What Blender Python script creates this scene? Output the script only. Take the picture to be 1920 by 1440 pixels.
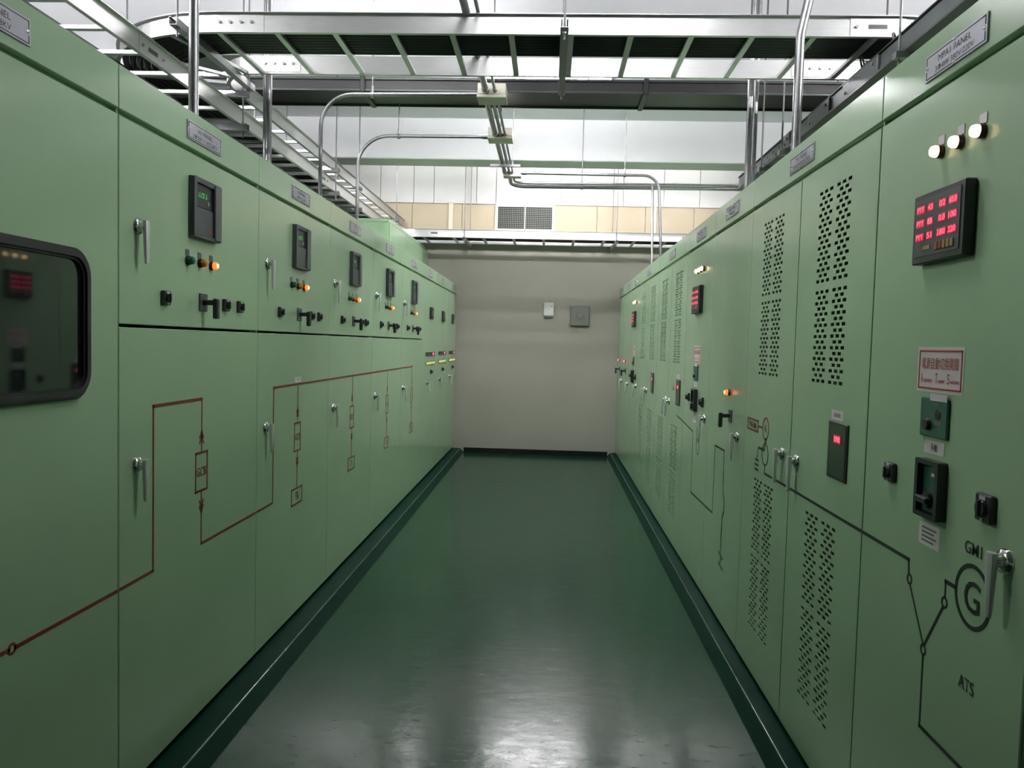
import bpy, bmesh, math, random
from mathutils import Matrix, Vector
for o in list(bpy.data.objects): bpy.data.objects.remove(o)
S = bpy.context.scene
C = S.collection
random.seed(4)
PI = math.pi

# ---------------------------------------------------------------- camera, world, exposure, light level
HC, XL, XR, YW = 1.58, -1.346, 0.975, 11.10      # eye height, left cabinet fronts, right cabinet fronts, end wall
cd = bpy.data.cameras.new('camera'); cd.sensor_width = 36.0; cd.lens = 36.0 * 1450 / 1920; cd.clip_start = 0.05
cam = bpy.data.objects.new('camera', cd); C.objects.link(cam); S.camera = cam
R_ = Vector((0.998487, 0.048365, 0.026156)); D_ = Vector((0.028575, -0.050016, -0.998340)); F_ = Vector((-0.046977, 0.997577, -0.051323))
cam.matrix_world = Matrix(((R_.x, -D_.x, -F_.x, 0), (R_.y, -D_.y, -F_.y, 0), (R_.z, -D_.z, -F_.z, HC), (0, 0, 0, 1)))
w = bpy.data.worlds.new('world'); S.world = w; w.use_nodes = True
w.node_tree.nodes['Background'].inputs[0].default_value = (0.5, 0.55, 0.6, 1)
w.node_tree.nodes['Background'].inputs[1].default_value = 0.02
vs = S.view_settings
vs.view_transform = 'Standard'; vs.look = 'None'; vs.gamma = 1; vs.exposure = 0.11; vs.use_curve_mapping = False
cy = S.cycles; cy.max_bounces = 5; cy.diffuse_bounces = 3; cy.glossy_bounces = 3; cy.caustics_reflective = False; cy.caustics_refractive = False
TUBE = 104.0                                      # radiance of the fluorescent tubes

# ---------------------------------------------------------------- materials
MT = {}
def mat(name, rgb, rough=0.5, metal=0.0, var=0.05, scale=12.0, bump=0.0, bscale=60.0, emit=0.0, spec=0.5, rvar=0.0, stretch=None):
    m = bpy.data.materials.new(name); m.use_nodes = True
    nt = m.node_tree; b = nt.nodes['Principled BSDF']
    tc = nt.nodes.new('ShaderNodeTexCoord'); src = tc.outputs['Object']
    if stretch:
        mp = nt.nodes.new('ShaderNodeMapping'); mp.inputs['Scale'].default_value = stretch
        nt.links.new(src, mp.inputs['Vector']); src = mp.outputs['Vector']
    n = nt.nodes.new('ShaderNodeTexNoise'); n.inputs['Scale'].default_value = scale; n.inputs['Detail'].default_value = 4
    nt.links.new(src, n.inputs['Vector'])
    cr = nt.nodes.new('ShaderNodeValToRGB')
    cr.color_ramp.elements[0].position = 0.3; cr.color_ramp.elements[1].position = 0.7
    cr.color_ramp.elements[0].color = tuple(max(0, c * (1 - var)) for c in rgb) + (1,)
    cr.color_ramp.elements[1].color = tuple(min(1, c * (1 + var)) for c in rgb) + (1,)
    nt.links.new(n.outputs['Fac'], cr.inputs['Fac']); nt.links.new(cr.outputs['Color'], b.inputs['Base Color'])
    b.inputs['Roughness'].default_value = rough; b.inputs['Metallic'].default_value = metal
    b.inputs['Specular IOR Level'].default_value = spec
    if rvar:
        mr = nt.nodes.new('ShaderNodeMapRange')
        mr.inputs['From Min'].default_value = 0.3; mr.inputs['From Max'].default_value = 0.7
        mr.inputs['To Min'].default_value = rough - rvar; mr.inputs['To Max'].default_value = rough + rvar
        nt.links.new(n.outputs['Fac'], mr.inputs['Value']); nt.links.new(mr.outputs['Result'], b.inputs['Roughness'])
    if bump:
        n2 = nt.nodes.new('ShaderNodeTexNoise'); n2.inputs['Scale'].default_value = bscale; n2.inputs['Detail'].default_value = 3
        nt.links.new(src, n2.inputs['Vector'])
        bp = nt.nodes.new('ShaderNodeBump'); bp.inputs['Strength'].default_value = bump; bp.inputs['Distance'].default_value = 0.01
        nt.links.new(n2.outputs['Fac'], bp.inputs['Height']); nt.links.new(bp.outputs['Normal'], b.inputs['Normal'])
    if emit:
        nt.links.new(cr.outputs['Color'], b.inputs['Emission Color']); b.inputs['Emission Strength'].default_value = emit
    MT[name] = m
    return m
mat('paint', (0.325, 0.48, 0.305), 0.21, var=0.02, scale=3, bump=0.03, bscale=260, spec=0.5)
mat('inside', (0.16, 0.20, 0.16), 0.6)
mat('black_plastic', (0.012, 0.013, 0.014), 0.38)
mat('grey_plastic', (0.045, 0.052, 0.058), 0.42)
mat('mid_plastic', (0.085, 0.095, 0.10), 0.45)
mat('dark_glass', (0.006, 0.008, 0.009), 0.04, spec=0.6)
mat('screen_film', (0.008, 0.010, 0.013), 0.35, spec=0.3)
mat('rubber', (0.012, 0.012, 0.013), 0.5)
mat('satin_chrome', (0.78, 0.79, 0.78), 0.42, 0.75, var=0.03)
mat('chrome', (0.72, 0.72, 0.72), 0.12, 1.0, var=0.02)
mat('zinc', (0.34, 0.345, 0.35), 0.36, 1.0, var=0.10, scale=30, bump=0.03)
mat('alu', (0.60, 0.605, 0.60), 0.42, 1.0, var=0.05, scale=20, bump=0.05, bscale=40, stretch=(0.4, 0.4, 8))
mat('steel_dark', (0.05, 0.055, 0.058), 0.38, 0.3, var=0.12, scale=6)
mat('duct_grey', (0.026, 0.027, 0.026), 0.42, 0.0, var=0.15, scale=3, spec=0.35)
mat('rod_steel', (0.20, 0.20, 0.20), 0.5, 0.5)
mat('tray_grey', (0.10, 0.112, 0.118), 0.42, 0.4, var=0.12, scale=8)
mat('plate_silver', (0.46, 0.46, 0.52), 0.42, 0.25, var=0.03)
mat('ink_black', (0.012, 0.013, 0.014), 0.55)
mat('mimic_black', (0.012, 0.02, 0.016), 0.5)
mat('mimic_red', (0.17, 0.022, 0.012), 0.5)
mat('sign_red', (0.40, 0.03, 0.03), 0.5)
mat('paper', (0.62, 0.60, 0.58), 0.7)
mat('ivory', (0.66, 0.63, 0.54), 0.5, var=0.03)
mat('white_plastic', (0.62, 0.62, 0.58), 0.4)
mat('cable_black', (0.008, 0.008, 0.010), 0.5)
mat('wire_tan', (0.12, 0.11, 0.09), 0.6)
mat('green_board', (0.02, 0.09, 0.065), 0.35)
mat('wall_white', (0.84, 0.845, 0.87), 0.75, var=0.02, scale=2, bump=0.06, bscale=30)
mat('end_wall', (0.305, 0.295, 0.252), 0.72, var=0.04, scale=1.5, bump=0.08, bscale=18)
mat('wall_grey', (0.36, 0.37, 0.36), 0.75, var=0.03, scale=2)
mat('panel_white', (0.78, 0.78, 0.75), 0.6, var=0.02, scale=1.5)
mat('board_beige', (0.43, 0.365, 0.25), 0.6, var=0.05, scale=2.5)
mat('strip_beige', (0.62, 0.58, 0.46), 0.6)
mat('black_base', (0.004, 0.0045, 0.005), 0.6, spec=0.2)
mat('kerb_paint', (0.0025, 0.021, 0.013), 0.5, var=0.1, scale=10, bump=0.05, bscale=14, spec=0.06)
mat('kerb_edge_glint', (0.03, 0.07, 0.055), 0.16, var=0.2, scale=14, bump=0.03, bscale=8, spec=0.7)
mat('speaker_grey', (0.13, 0.14, 0.12), 0.6)
mat('lens_green', (0.01, 0.12, 0.05), 0.2)
mat('lens_amber', (0.45, 0.18, 0.01), 0.2)
mat('ring_brown', (0.05, 0.012, 0.006), 0.4)
mat('lit_orange', (1.0, 0.10, 0.015), 0.4, emit=2.6)
mat('lit_core', (1.0, 0.50, 0.16), 0.4, emit=5.0)
mat('lit_warm', (1.0, 0.70, 0.36), 0.4, emit=3.2)
mat('lit_red', (1.0, 0.10, 0.20), 0.4, emit=2.0)
mat('lit_dim_red', (0.50, 0.008, 0.03), 0.4, emit=0.35)
mat('lit_green', (0.05, 0.55, 0.08), 0.4, emit=0.6)
mat('lit_yellow', (0.62, 0.66, 0.16), 0.4, emit=0.55)
mat('key_ochre', (0.30, 0.22, 0.07), 0.5)
mat('key_red', (0.26, 0.05, 0.035), 0.5)
mat('lamp_white', (0.82, 0.83, 0.82), 0.45)

def floor_mat():
    m = bpy.data.materials.new('epoxy_floor'); m.use_nodes = True
    nt = m.node_tree; N = nt.nodes.new; L = nt.links.new; b = nt.nodes['Principled BSDF']
    tc = N('ShaderNodeTexCoord')
    n1 = N('ShaderNodeTexNoise'); n1.inputs['Scale'].default_value = 1.6; n1.inputs['Detail'].default_value = 6
    L(tc.outputs['Object'], n1.inputs['Vector'])
    mp = N('ShaderNodeMapping'); mp.inputs['Scale'].default_value = (3.0, 11.0, 1.0); L(tc.outputs['Object'], mp.inputs['Vector'])
    n2 = N('ShaderNodeTexNoise'); n2.inputs['Scale'].default_value = 3.0; n2.inputs['Detail'].default_value = 8; n2.inputs['Roughness'].default_value = 0.7
    L(mp.outputs['Vector'], n2.inputs['Vector'])
    cr = N('ShaderNodeValToRGB'); e = cr.color_ramp.elements
    e[0].position = 0.3; e[0].color = (0.0040, 0.035, 0.016, 1); e[1].position = 0.7; e[1].color = (0.0065, 0.047, 0.023, 1)
    L(n1.outputs['Fac'], cr.inputs['Fac'])
    # pale scuff marks, worn where people walk
    sc = N('ShaderNodeValToRGB'); s = sc.color_ramp.elements; s[0].position = 0.60; s[0].color = (0, 0, 0, 1); s[1].position = 0.80; s[1].color = (1, 1, 1, 1)
    L(n2.outputs['Fac'], sc.inputs['Fac'])
    mx = N('ShaderNodeMix'); mx.data_type = 'RGBA'; L(sc.outputs['Color'], mx.inputs[0]); L(cr.outputs['Color'], mx.inputs[6]); mx.inputs[7].default_value = (0.045, 0.085, 0.065, 1)
    L(mx.outputs[2], b.inputs['Base Color'])
    mr = N('ShaderNodeMapRange'); mr.inputs['From Min'].default_value = 0.35; mr.inputs['From Max'].default_value = 0.75
    mr.inputs['To Min'].default_value = 0.13; mr.inputs['To Max'].default_value = 0.25
    L(n2.outputs['Fac'], mr.inputs['Value']); L(mr.outputs['Result'], b.inputs['Roughness'])
    n3 = N('ShaderNodeTexNoise'); n3.inputs['Scale'].default_value = 9.0; n3.inputs['Detail'].default_value = 6; L(tc.outputs['Object'], n3.inputs['Vector'])
    bp = N('ShaderNodeBump'); bp.inputs['Strength'].default_value = 0.07; bp.inputs['Distance'].default_value = 0.02
    L(n3.outputs['Fac'], bp.inputs['Height']); L(bp.outputs['Normal'], b.inputs['Normal'])
    b.inputs['Specular IOR Level'].default_value = 0.25
    MT['floor'] = m
floor_mat()

# ---------------------------------------------------------------- mesh helpers
class MB:
    def __init__(s): s.v = []; s.f = []
    def add(s, vs, fs):
        o = len(s.v); s.v += [tuple(p) for p in vs]; s.f += [tuple(i + o for i in f) for f in fs]; return s
    def box(s, x0, x1, y0, y1, z0, z1, b=0.0):
        if b <= 0:
            v = [(x, y, z) for x in (x0, x1) for y in (y0, y1) for z in (z0, z1)]
            return s.add(v, [(0, 1, 3, 2), (4, 6, 7, 5), (0, 4, 5, 1), (2, 3, 7, 6), (0, 2, 6, 4), (1, 5, 7, 3)])
        P = ((x0, x1), (y0, y1), (z0, z1)); v = []; ix = {}
        for i in (0, 1):
            for j in (0, 1):
                for k in (0, 1):
                    q = (P[0][i], P[1][j], P[2][k]); d = (b if i == 0 else -b, b if j == 0 else -b, b if k == 0 else -b)
                    for a in range(3):
                        p = [q[t] + (0 if t == a else d[t]) for t in range(3)]
                        ix[i, j, k, a] = len(v); v.append(tuple(p))
        f = []
        for a in range(3):
            o1, o2 = [t for t in range(3) if t != a]
            for e in (0, 1):
                def key(m, n, a=a, o1=o1, o2=o2, e=e):
                    t = [0, 0, 0]; t[a] = e; t[o1] = m; t[o2] = n; return (*t, a)
                f.append(tuple(ix[key(m, n)] for m, n in ((0, 0), (1, 0), (1, 1), (0, 1))))
        for a in range(3):                      # edges along axis a
            o1, o2 = [t for t in range(3) if t != a]
            for m in (0, 1):
                for n in (0, 1):
                    def key(e, ax, a=a, o1=o1, o2=o2, m=m, n=n):
                        t = [0, 0, 0]; t[a] = e; t[o1] = m; t[o2] = n; return (*t, ax)
                    f.append((ix[key(0, o1)], ix[key(1, o1)], ix[key(1, o2)], ix[key(0, o2)]))
        for i in (0, 1):
            for j in (0, 1):
                for k in (0, 1): f.append(tuple(ix[i, j, k, a] for a in range(3)))
        return s.add(v, f)
    def cyl(s, p0, p1, r, n=12, r1=None): return s.tube([p0, p1], r, n, r1)
    def tube(s, path, r, n=10, rend=None, cap=True):
        pts = [Vector(p) for p in path]; m = len(pts); v = []; f = []
        up = None
        for i, p in enumerate(pts):
            t = (pts[min(i + 1, m - 1)] - pts[max(i - 1, 0)]).normalized()
            if up is None: up = Vector((0, 0, 1)) if abs(t.z) < 0.9 else Vector((1, 0, 0))
            a = t.cross(up)
            if a.length < 1e-4: a = t.orthogonal()
            a.normalize(); b = a.cross(t).normalized(); up = b
            rr = r if rend is None else r + (rend - r) * i / (m - 1)
            for k in range(n):
                q = p + a * math.cos(2 * PI * k / n) * rr + b * math.sin(2 * PI * k / n) * rr; v.append(q)
        for i in range(m - 1):
            for k in range(n): f.append((i * n + k, i * n + (k + 1) % n, (i + 1) * n + (k + 1) % n, (i + 1) * n + k))
        if cap: f.append(tuple(range(n))[::-1]); f.append(tuple(range((m - 1) * n, m * n)))
        return s.add(v, f)
    def lathe(s, prof, c=(0, 0, 0), n=20):      # profile (r, out) about the axis pointing out of the front (-y)
        v = []; f = []; m = len(prof)
        for r, o in prof:
            for k in range(n): v.append((c[0] + r * math.cos(2 * PI * k / n), c[1] - o, c[2] + r * math.sin(2 * PI * k / n)))
        for i in range(m - 1):
            for k in range(n): f.append((i * n + k, i * n + (k + 1) % n, (i + 1) * n + (k + 1) % n, (i + 1) * n + k))
        f.append(tuple(range(n))); f.append(tuple(range((m - 1) * n, m * n)))
        return s.add(v, f)
    def prism(s, poly, y0, y1):                 # polygon in x,z pulled along y
        n = len(poly); v = [(x, y0, z) for x, z in poly] + [(x, y1, z) for x, z in poly]
        f = [tuple(range(n)), tuple(range(n, 2 * n))[::-1]] + [(i, (i + 1) % n, n + (i + 1) % n, n + i) for i in range(n)]
        return s.add(v, f)
    def ring(s, outer, inner, y0, y1):          # frame between two loops of equal length
        n = len(outer); v = [(x, y0, z) for x, z in outer] + [(x, y0, z) for x, z in inner] + [(x, y1, z) for x, z in outer] + [(x, y1, z) for x, z in inner]
        f = []
        for i in range(n):
            j = (i + 1) % n
            f += [(i, j, n + j, n + i), (2 * n + i, 3 * n + i, 3 * n + j, 2 * n + j), (i, 2 * n + i, 2 * n + j, j), (n + i, n + j, 3 * n + j, 3 * n + i)]
        return s.add(v, f)
    def sweep(s, prof, path, cap=True):         # profile (side, up) carried along a level path
        pts = [Vector(p) for p in path]; m = len(pts); n = len(prof); v = []; f = []
        for i, p in enumerate(pts):
            t0 = (pts[i] - pts[i - 1]).normalized() if i else None
            t1 = (pts[i + 1] - pts[i]).normalized() if i < m - 1 else None
            t = ((t0 or t1) + (t1 or t0)).normalized(); a = Vector((t.y, -t.x, 0)).normalized()
            k = 1 / max(0.3, t.dot(t1 or t0))
            for q, z in prof: v.append(p + a * q * k + Vector((0, 0, z)))
        for i in range(m - 1):
            for k in range(n): f.append((i * n + k, i * n + (k + 1) % n, (i + 1) * n + (k + 1) % n, (i + 1) * n + k))
        if cap: f.append(tuple(range(n))); f.append(tuple(range((m - 1) * n, m * n)))
        return s.add(v, f)
    def strip(s, x0, z0, x1, z1, w, y0=-0.0012, y1=0.0):
        d = Vector((x1 - x0, z1 - z0)).normalized() * (w / 2); n = Vector((-d.y, d.x))
        x0 -= d.x; z0 -= d.y; x1 += d.x; z1 += d.y
        return s.prism([(x0 + n.x, z0 + n.y), (x1 + n.x, z1 + n.y), (x1 - n.x, z1 - n.y), (x0 - n.x, z0 - n.y)], y0, y1)
    def circle(s, x, z, r, w, n=28, y0=-0.0012, y1=0.0):
        return s.ring([(x + (r + w / 2) * math.cos(2 * PI * k / n), z + (r + w / 2) * math.sin(2 * PI * k / n)) for k in range(n)],
                      [(x + (r - w / 2) * math.cos(2 * PI * k / n), z + (r - w / 2) * math.sin(2 * PI * k / n)) for k in range(n)], y0, y1)
    def rect(s, x0, x1, z0, z1, w):
        for a in ((x0, z0, x1, z0), (x1, z0, x1, z1), (x1, z1, x0, z1), (x0, z1, x0, z0)): s.strip(*a, w)
        return s
    def mesh(s, name, smooth=True, angle=35):
        me = bpy.data.meshes.new(name); me.from_pydata(s.v, [], s.f); me.update()
        bm = bmesh.new(); bm.from_mesh(me); bmesh.ops.recalc_face_normals(bm, faces=bm.faces); bm.to_mesh(me); bm.free()
        if smooth:
            for p in me.polygons: p.use_smooth = True
            me.set_sharp_from_angle(angle=math.radians(angle))
        return me
def rrect(x0, x1, z0, z1, r, n=6):
    out = []
    for cx, cz, a in ((x1 - r, z1 - r, 0), (x0 + r, z1 - r, PI / 2), (x0 + r, z0 + r, PI), (x1 - r, z0 + r, 1.5 * PI)):
        for k in range(n + 1): t = a + PI / 2 * k / n; out.append((cx + r * math.cos(t), cz + r * math.sin(t)))
    return out
def bend(pts, r, n=7):                          # round the corners of a polyline
    P = [Vector(p) for p in pts]; out = [P[0]]
    for i in range(1, len(P) - 1):
        a = (P[i - 1] - P[i]).normalized(); b = (P[i + 1] - P[i]).normalized(); ang = a.angle(b)
        if ang > PI - 0.01: out.append(P[i]); continue
        d = r / math.tan(ang / 2); c = P[i] + (a + b).normalized() * (r / math.sin(ang / 2))
        u = P[i] + a * d - c; v = P[i] + b * d - c; tot = u.angle(v); ax = u.cross(v).normalized()
        for k in range(n + 1): out.append(c + Matrix.Rotation(tot * k / n, 3, ax) @ u)
    out.append(P[-1]); return out
def link(name, me, m, parent=None, loc=(0, 0, 0)):
    o = bpy.data.objects.new(name, me); C.objects.link(o)
    if me is not None and not me.materials: me.materials.append(MT[m])
    elif me is not None and me.materials[0] != MT[m]: raise ValueError('shared mesh with two materials ' + name)
    o.location = loc
    if parent: o.parent = parent
    return o
def empty(name, loc, rz=0):
    o = bpy.data.objects.new(name, None); C.objects.link(o); o.location = loc; o.rotation_euler = (0, 0, rz); o.empty_display_size = 0.1
    return o
def tag(o, label, cat, group=None):
    o['label'] = label; o['category'] = cat
    if group: o['group'] = group
    return o
def struct(name, mb, m, parent=None, smooth=False):
    o = link(name, mb.mesh(name, smooth), m, parent)
    if parent is None: o['kind'] = 'structure'
    return o
CACHE = {}
def cached(key, fn, smooth=True, angle=35):
    if key not in CACHE: CACHE[key] = fn().mesh(str(key[0]), smooth, angle)
    return CACHE[key]
def text_mesh(s, h, width=None, depth=0.0006, spacing=1.0, bold=0.0):
    key = ('text', s, h, width, depth, bold)
    if key in CACHE: return CACHE[key].copy()
    cu = bpy.data.curves.new('lettering', 'FONT'); cu.body = s; cu.size = h / 0.72; cu.align_x = 'CENTER'; cu.align_y = 'CENTER'; cu.resolution_u = 3; cu.space_character = spacing; cu.offset = bold * h
    o = bpy.data.objects.new('lettering', cu); C.objects.link(o)
    bpy.context.view_layer.update()
    me = bpy.data.meshes.new_from_object(o.evaluated_get(bpy.context.evaluated_depsgraph_get()))
    bpy.data.objects.remove(o); bpy.data.curves.remove(cu)
    if len(me.vertices) == 0: return me
    xs = [v.co.x for v in me.vertices]; ys = [v.co.y for v in me.vertices]
    cx = (min(xs) + max(xs)) / 2; cy = (min(ys) + max(ys)) / 2; k = width / (max(xs) - min(xs)) if width else 1.0; kz = h / (max(ys) - min(ys)) if '\n' not in s else 1.0
    for v in me.vertices: v.co = Vector(((v.co.x - cx) * k, -depth, (v.co.y - cy) * kz))
    me.materials.clear(); me.name = 'lettering'
    CACHE[key] = me
    return me.copy()
def lettering(parent, s, h, x, z, y, m='ink_black', width=None, name='lettering', spacing=1.0):
    return link(name, text_mesh(s, h, width, spacing=spacing, bold=0.010 if m.startswith(('mimic', 'sign')) and ord(s[0]) < 256 else 0.0), m, parent, (x, y, z))

# ================================================================ the room
ZC = 4.22                                                    # ceiling
RL, RR, YB = -5.2, 4.6, -4.0
struct('floor', MB().box(RL, RR, YB, YW + 0.2, -0.1, 0), 'floor')
struct('ceiling', MB().box(RL, RR, YB, YW + 0.2, ZC, ZC + 0.15), 'wall_white')
struct('wall_left', MB().box(RL - 0.15, RL, YB, YW + 0.2, 0, ZC), 'wall_grey')
struct('wall_right', MB().box(RR, RR + 0.15, YB, YW + 0.2, 0, ZC), 'wall_grey')
struct('wall_back', MB().box(RL - 0.15, RR + 0.15, YB - 0.15, YB, 0, ZC), 'wall_grey')
wall_end = struct('wall_end', MB().box(RL, RR, YW, YW + 0.2, 0, 3.14), 'end_wall')
xs = [RL, -4.3, -3.3, -2.62, -2.02, -1.30, -0.63, 0.62, 1.30, 1.98, 2.9, 3.8, RR]
for a, b in zip(xs[:-1], xs[1:]):                            # wall boards above the tray: a beige band, white boards on top
    link('wall_board', MB().box(a + 0.004, b - 0.004, YW + 0.008, YW + 0.03, 3.14, 3.56, 0.003).mesh('wall_board', False), 'board_beige', wall_end)
xs = [RL, -4.2, -3.1, -2.48, -2.00, -1.71, -1.10, -0.82, 0.10, 0.98, 1.55, 2.05, 2.9, 3.8, RR]
for a, b in zip(xs[:-1], xs[1:]):
    link('wall_panel', MB().box(a + 0.004, b - 0.004, YW + 0.002, YW + 0.03, 3.565, ZC, 0.003).mesh('wall_panel', False), 'panel_white', wall_end)
link('wall_backing', MB().box(RL, RR, YW + 0.03, YW + 0.2, 3.14, ZC).mesh('wall_backing', False), 'wall_white', wall_end)
for x in (-1.46, 1.42):
    link('cover_strip', MB().box(x - 0.035, x + 0.035, YW - 0.012, YW + 0.03, 3.14, 3.58, 0.004).mesh('cover_strip', False), 'strip_beige', wall_end)
struct('baseboard_end', MB().box(-1.2, 0.87, YW - 0.015, YW, 0, 0.072), 'black_base')
def beam(n, y0, y1, zb):
    struct('trim_%d' % n, MB().box(RL, RR, y0, y1, zb, ZC, 0.01), 'wall_white')
beam(1, 5.96, 6.36, 3.75)
beam(2, 9.20, 9.58, 3.74)
beam(3, 2.0, 2.4, 3.75)
def kerb(n, xc, xe, xf):                                     # raised green kerb the cabinets stand on
    sg = 1 if xe > xc else -1
    prof = [(xc, 0.0), (xf, 0.0), (xe, 0.056), (xe - sg * 0.004, 0.060), (xc, 0.060)]
    v = [(x, y, z) for y in (YB, YW) for x, z in prof]; k = len(prof)
    f = [tuple(range(k)), tuple(range(k, 2 * k))] + [(i, (i + 1) % k, k + (i + 1) % k, k + i) for i in range(k)]
    o = struct('trim_%d' % n, MB().add(v, f), 'kerb_paint')
    link('edge_glint', MB().cyl((xe - sg * 0.004, YB, 0.056), (xe - sg * 0.004, YW, 0.056), 0.0055, 12).mesh('edge_glint'), 'kerb_edge_glint', o)   # paler, glossier strip added so the kerb edge shows a highlight
kerb(4, XL - 1.4, -1.244, -1.200)
kerb(5, XR + 1.1, 0.908, 0.866)

# ================================================================ switchgear cabinets
ZB, ZG0, ZG1, ZT = 0.088, 2.257, 2.275, 2.41                 # door bottom, shadow gap, cabinet top
DOORT = 0.022
class Cab:
    def __init__(s, side, y0, y1, label, group, depth=1.15):
        s.side = side; s.yc = (y0 + y1) / 2; s.w = y1 - y0; s.y0 = y0; s.y1 = y1
        s.e = empty('switchgear_cabinet', (XL if side == 'L' else XR, s.yc, 0.0), PI / 2 if side == 'L' else -PI / 2)
        tag(s.e, label, 'cabinet', group)
        h = s.w / 2 - 0.0015
        def body():
            m = MB(); t = 0.003; d0 = 0.006
            m.box(-h, -h + t, d0, depth, ZB, ZT - 0.002); m.box(h - t, h, d0, depth, ZB, ZT - 0.002)
            m.box(-h + t, h - t, depth - t, depth, ZB, ZT - 0.002); m.box(-h + t, h - t, DOORT + 0.002, depth - t, ZT - 0.006, ZT - 0.002)
            m.box(-h + t, h - t, DOORT + 0.002, depth - t, ZB, ZB + t)
            f0, f1 = DOORT + 0.001, DOORT + 0.03              # front frame behind the doors
            m.box(-h + t, -h + 0.04, f0, f1, ZB + t, ZT - 0.006); m.box(h - 0.04, h - t, f0, f1, ZB + t, ZT - 0.006)
            m.box(-h + 0.04, h - 0.04, f0, f1, ZG0 - 0.03, ZG1 + 0.03)
            return m
        link('body', cached(('body', round(s.w, 3), depth), body, False), 'paint', s.e)
        link('fascia', cached(('fascia', round(s.w, 3)), lambda: MB().box(-h, h, 0, DOORT, ZG1, ZT, 0.0025), False), 'paint', s.e)
        link('base_channel', cached(('base_channel', round(s.w, 3)), lambda: MB().box(-h + 0.01, h - 0.01, 0.03, depth - 0.05, 0.060, ZB), False), 'black_base', s.e)
    def x(s, Y): return (Y - s.yc) if s.side == 'L' else (s.yc - Y)
    def door(s, Ya, Yb, z0, z1, groups=None, name='door'):
        xa, xb = sorted((s.x(Ya), s.x(Yb))); w_ = xb - xa - 0.005; xm = (xa + xb) / 2
        if groups is None:
            me = cached(('door', round(w_, 3), z0, z1), lambda: MB().box(-w_ / 2, w_ / 2, 0, DOORT, z0, z1, 0.0025), False)
        else:
            me = cached(('vent_door', round(w_, 3), groups), lambda: vent_sheet(w_, z0, z1, groups), False)
        return link(name, me, 'paint', s.e, (xm, 0, 0))
def vent_sheet(w_, z0, z1, groups):
    rows = []
    for top in (2.157, 1.797, 0.982, 0.622):
        for k in range(17): rows.append((top - 0.02 * k, k % 2))
    hw, hh = 0.0155, 0.0058
    holes = []
    for z, odd in rows:
        for g in groups:
            for o in ((-0.025, 0.025) if odd else (-0.05, 0.0, 0.05)): holes.append((g + o - hw, g + o + hw, z - hh, z + hh))
    X = sorted({round(t, 5) for a in holes for t in a[:2]} | {-w_ / 2, w_ / 2}); Z = sorted({round(t, 5) for a in holes for t in a[2:]} | {z0, z1})
    hs = set((round(a[0], 5), round(a[2], 5), round(a[1], 5)) for a in holes)
    open_ = set()
    for (a0, c0, a1) in hs:
        j = Z.index(c0); i0 = X.index(a0); i1 = X.index(a1)
        for i in range(i0, i1): open_.add((i, j))
    m = MB(); nx, nz = len(X), len(Z); T = 0.003
    v = [(x, y, z) for y in (0, T) for z in Z for x in X]; f = []
    ID = lambda i, j, k: k * nx * nz + j * nx + i
    for j in range(nz - 1):
        i = 0
        for i in range(nx - 1):
            if (i, j) in open_:
                for (di, dj, p, q) in ((-1, 0, (i, j), (i, j + 1)), (1, 0, (i + 1, j), (i + 1, j + 1)), (0, -1, (i, j), (i + 1, j)), (0, 1, (i, j + 1), (i + 1, j + 1))):
                    if (i + di, j + dj) not in open_: f.append((ID(*p, 0), ID(*q, 0), ID(*q, 1), ID(*p, 1)))
            else:
                f.append((ID(i, j, 0), ID(i + 1, j, 0), ID(i + 1, j + 1, 0), ID(i, j + 1, 0)))
                f.append((ID(i, j, 1), ID(i, j + 1, 1), ID(i + 1, j + 1, 1), ID(i + 1, j, 1)))
    m.add(v, f)
    h = w_ / 2
    m.box(-h, -h + 0.004, 0.0, DOORT, z0, z1); m.box(h - 0.004, h, 0.0, DOORT, z0, z1); m.box(-h, h, 0.0, DOORT, z1 - 0.004, z1); m.box(-h, h, 0.0, DOORT, z0, z0 + 0.004)
    return m

def handle(c, Y, z, flip=1):
    x = c.x(Y)
    h = link('door_handle', cached(('door_handle',), lambda: MB().lathe([(0.028, 0), (0.028, 0.004), (0.024, 0.010), (0.014, 0.014), (0.012, 0.028), (0.008, 0.031)])), 'chrome', c.e, (x, 0, z))
    def lever():
        m = MB(); v = []; prof = [(0.018, 0.015, 0.010), (0.0, 0.016, 0.0105), (-0.05, 0.013, 0.009), (-0.105, 0.010, 0.007), (-0.120, 0.007, 0.005)]
        for zz, hx, hy in prof:
            for k in range(10): a = 2 * PI * k / 10; v.append((hx * math.cos(a), -0.031 + hy * math.sin(a), zz))
        f = [tuple(range(10)), tuple(range(40, 50))] + [(i * 10 + k, i * 10 + (k + 1) % 10, i * 10 + 10 + (k + 1) % 10, i * 10 + 10 + k) for i in range(4) for k in range(10)]
        m.add(v, f); m.cyl((0, -0.012, 0), (0, -0.031, 0), 0.012, 12)
        return m
    link('lever', cached(('lever',), lever), 'satin_chrome', h)
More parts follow.
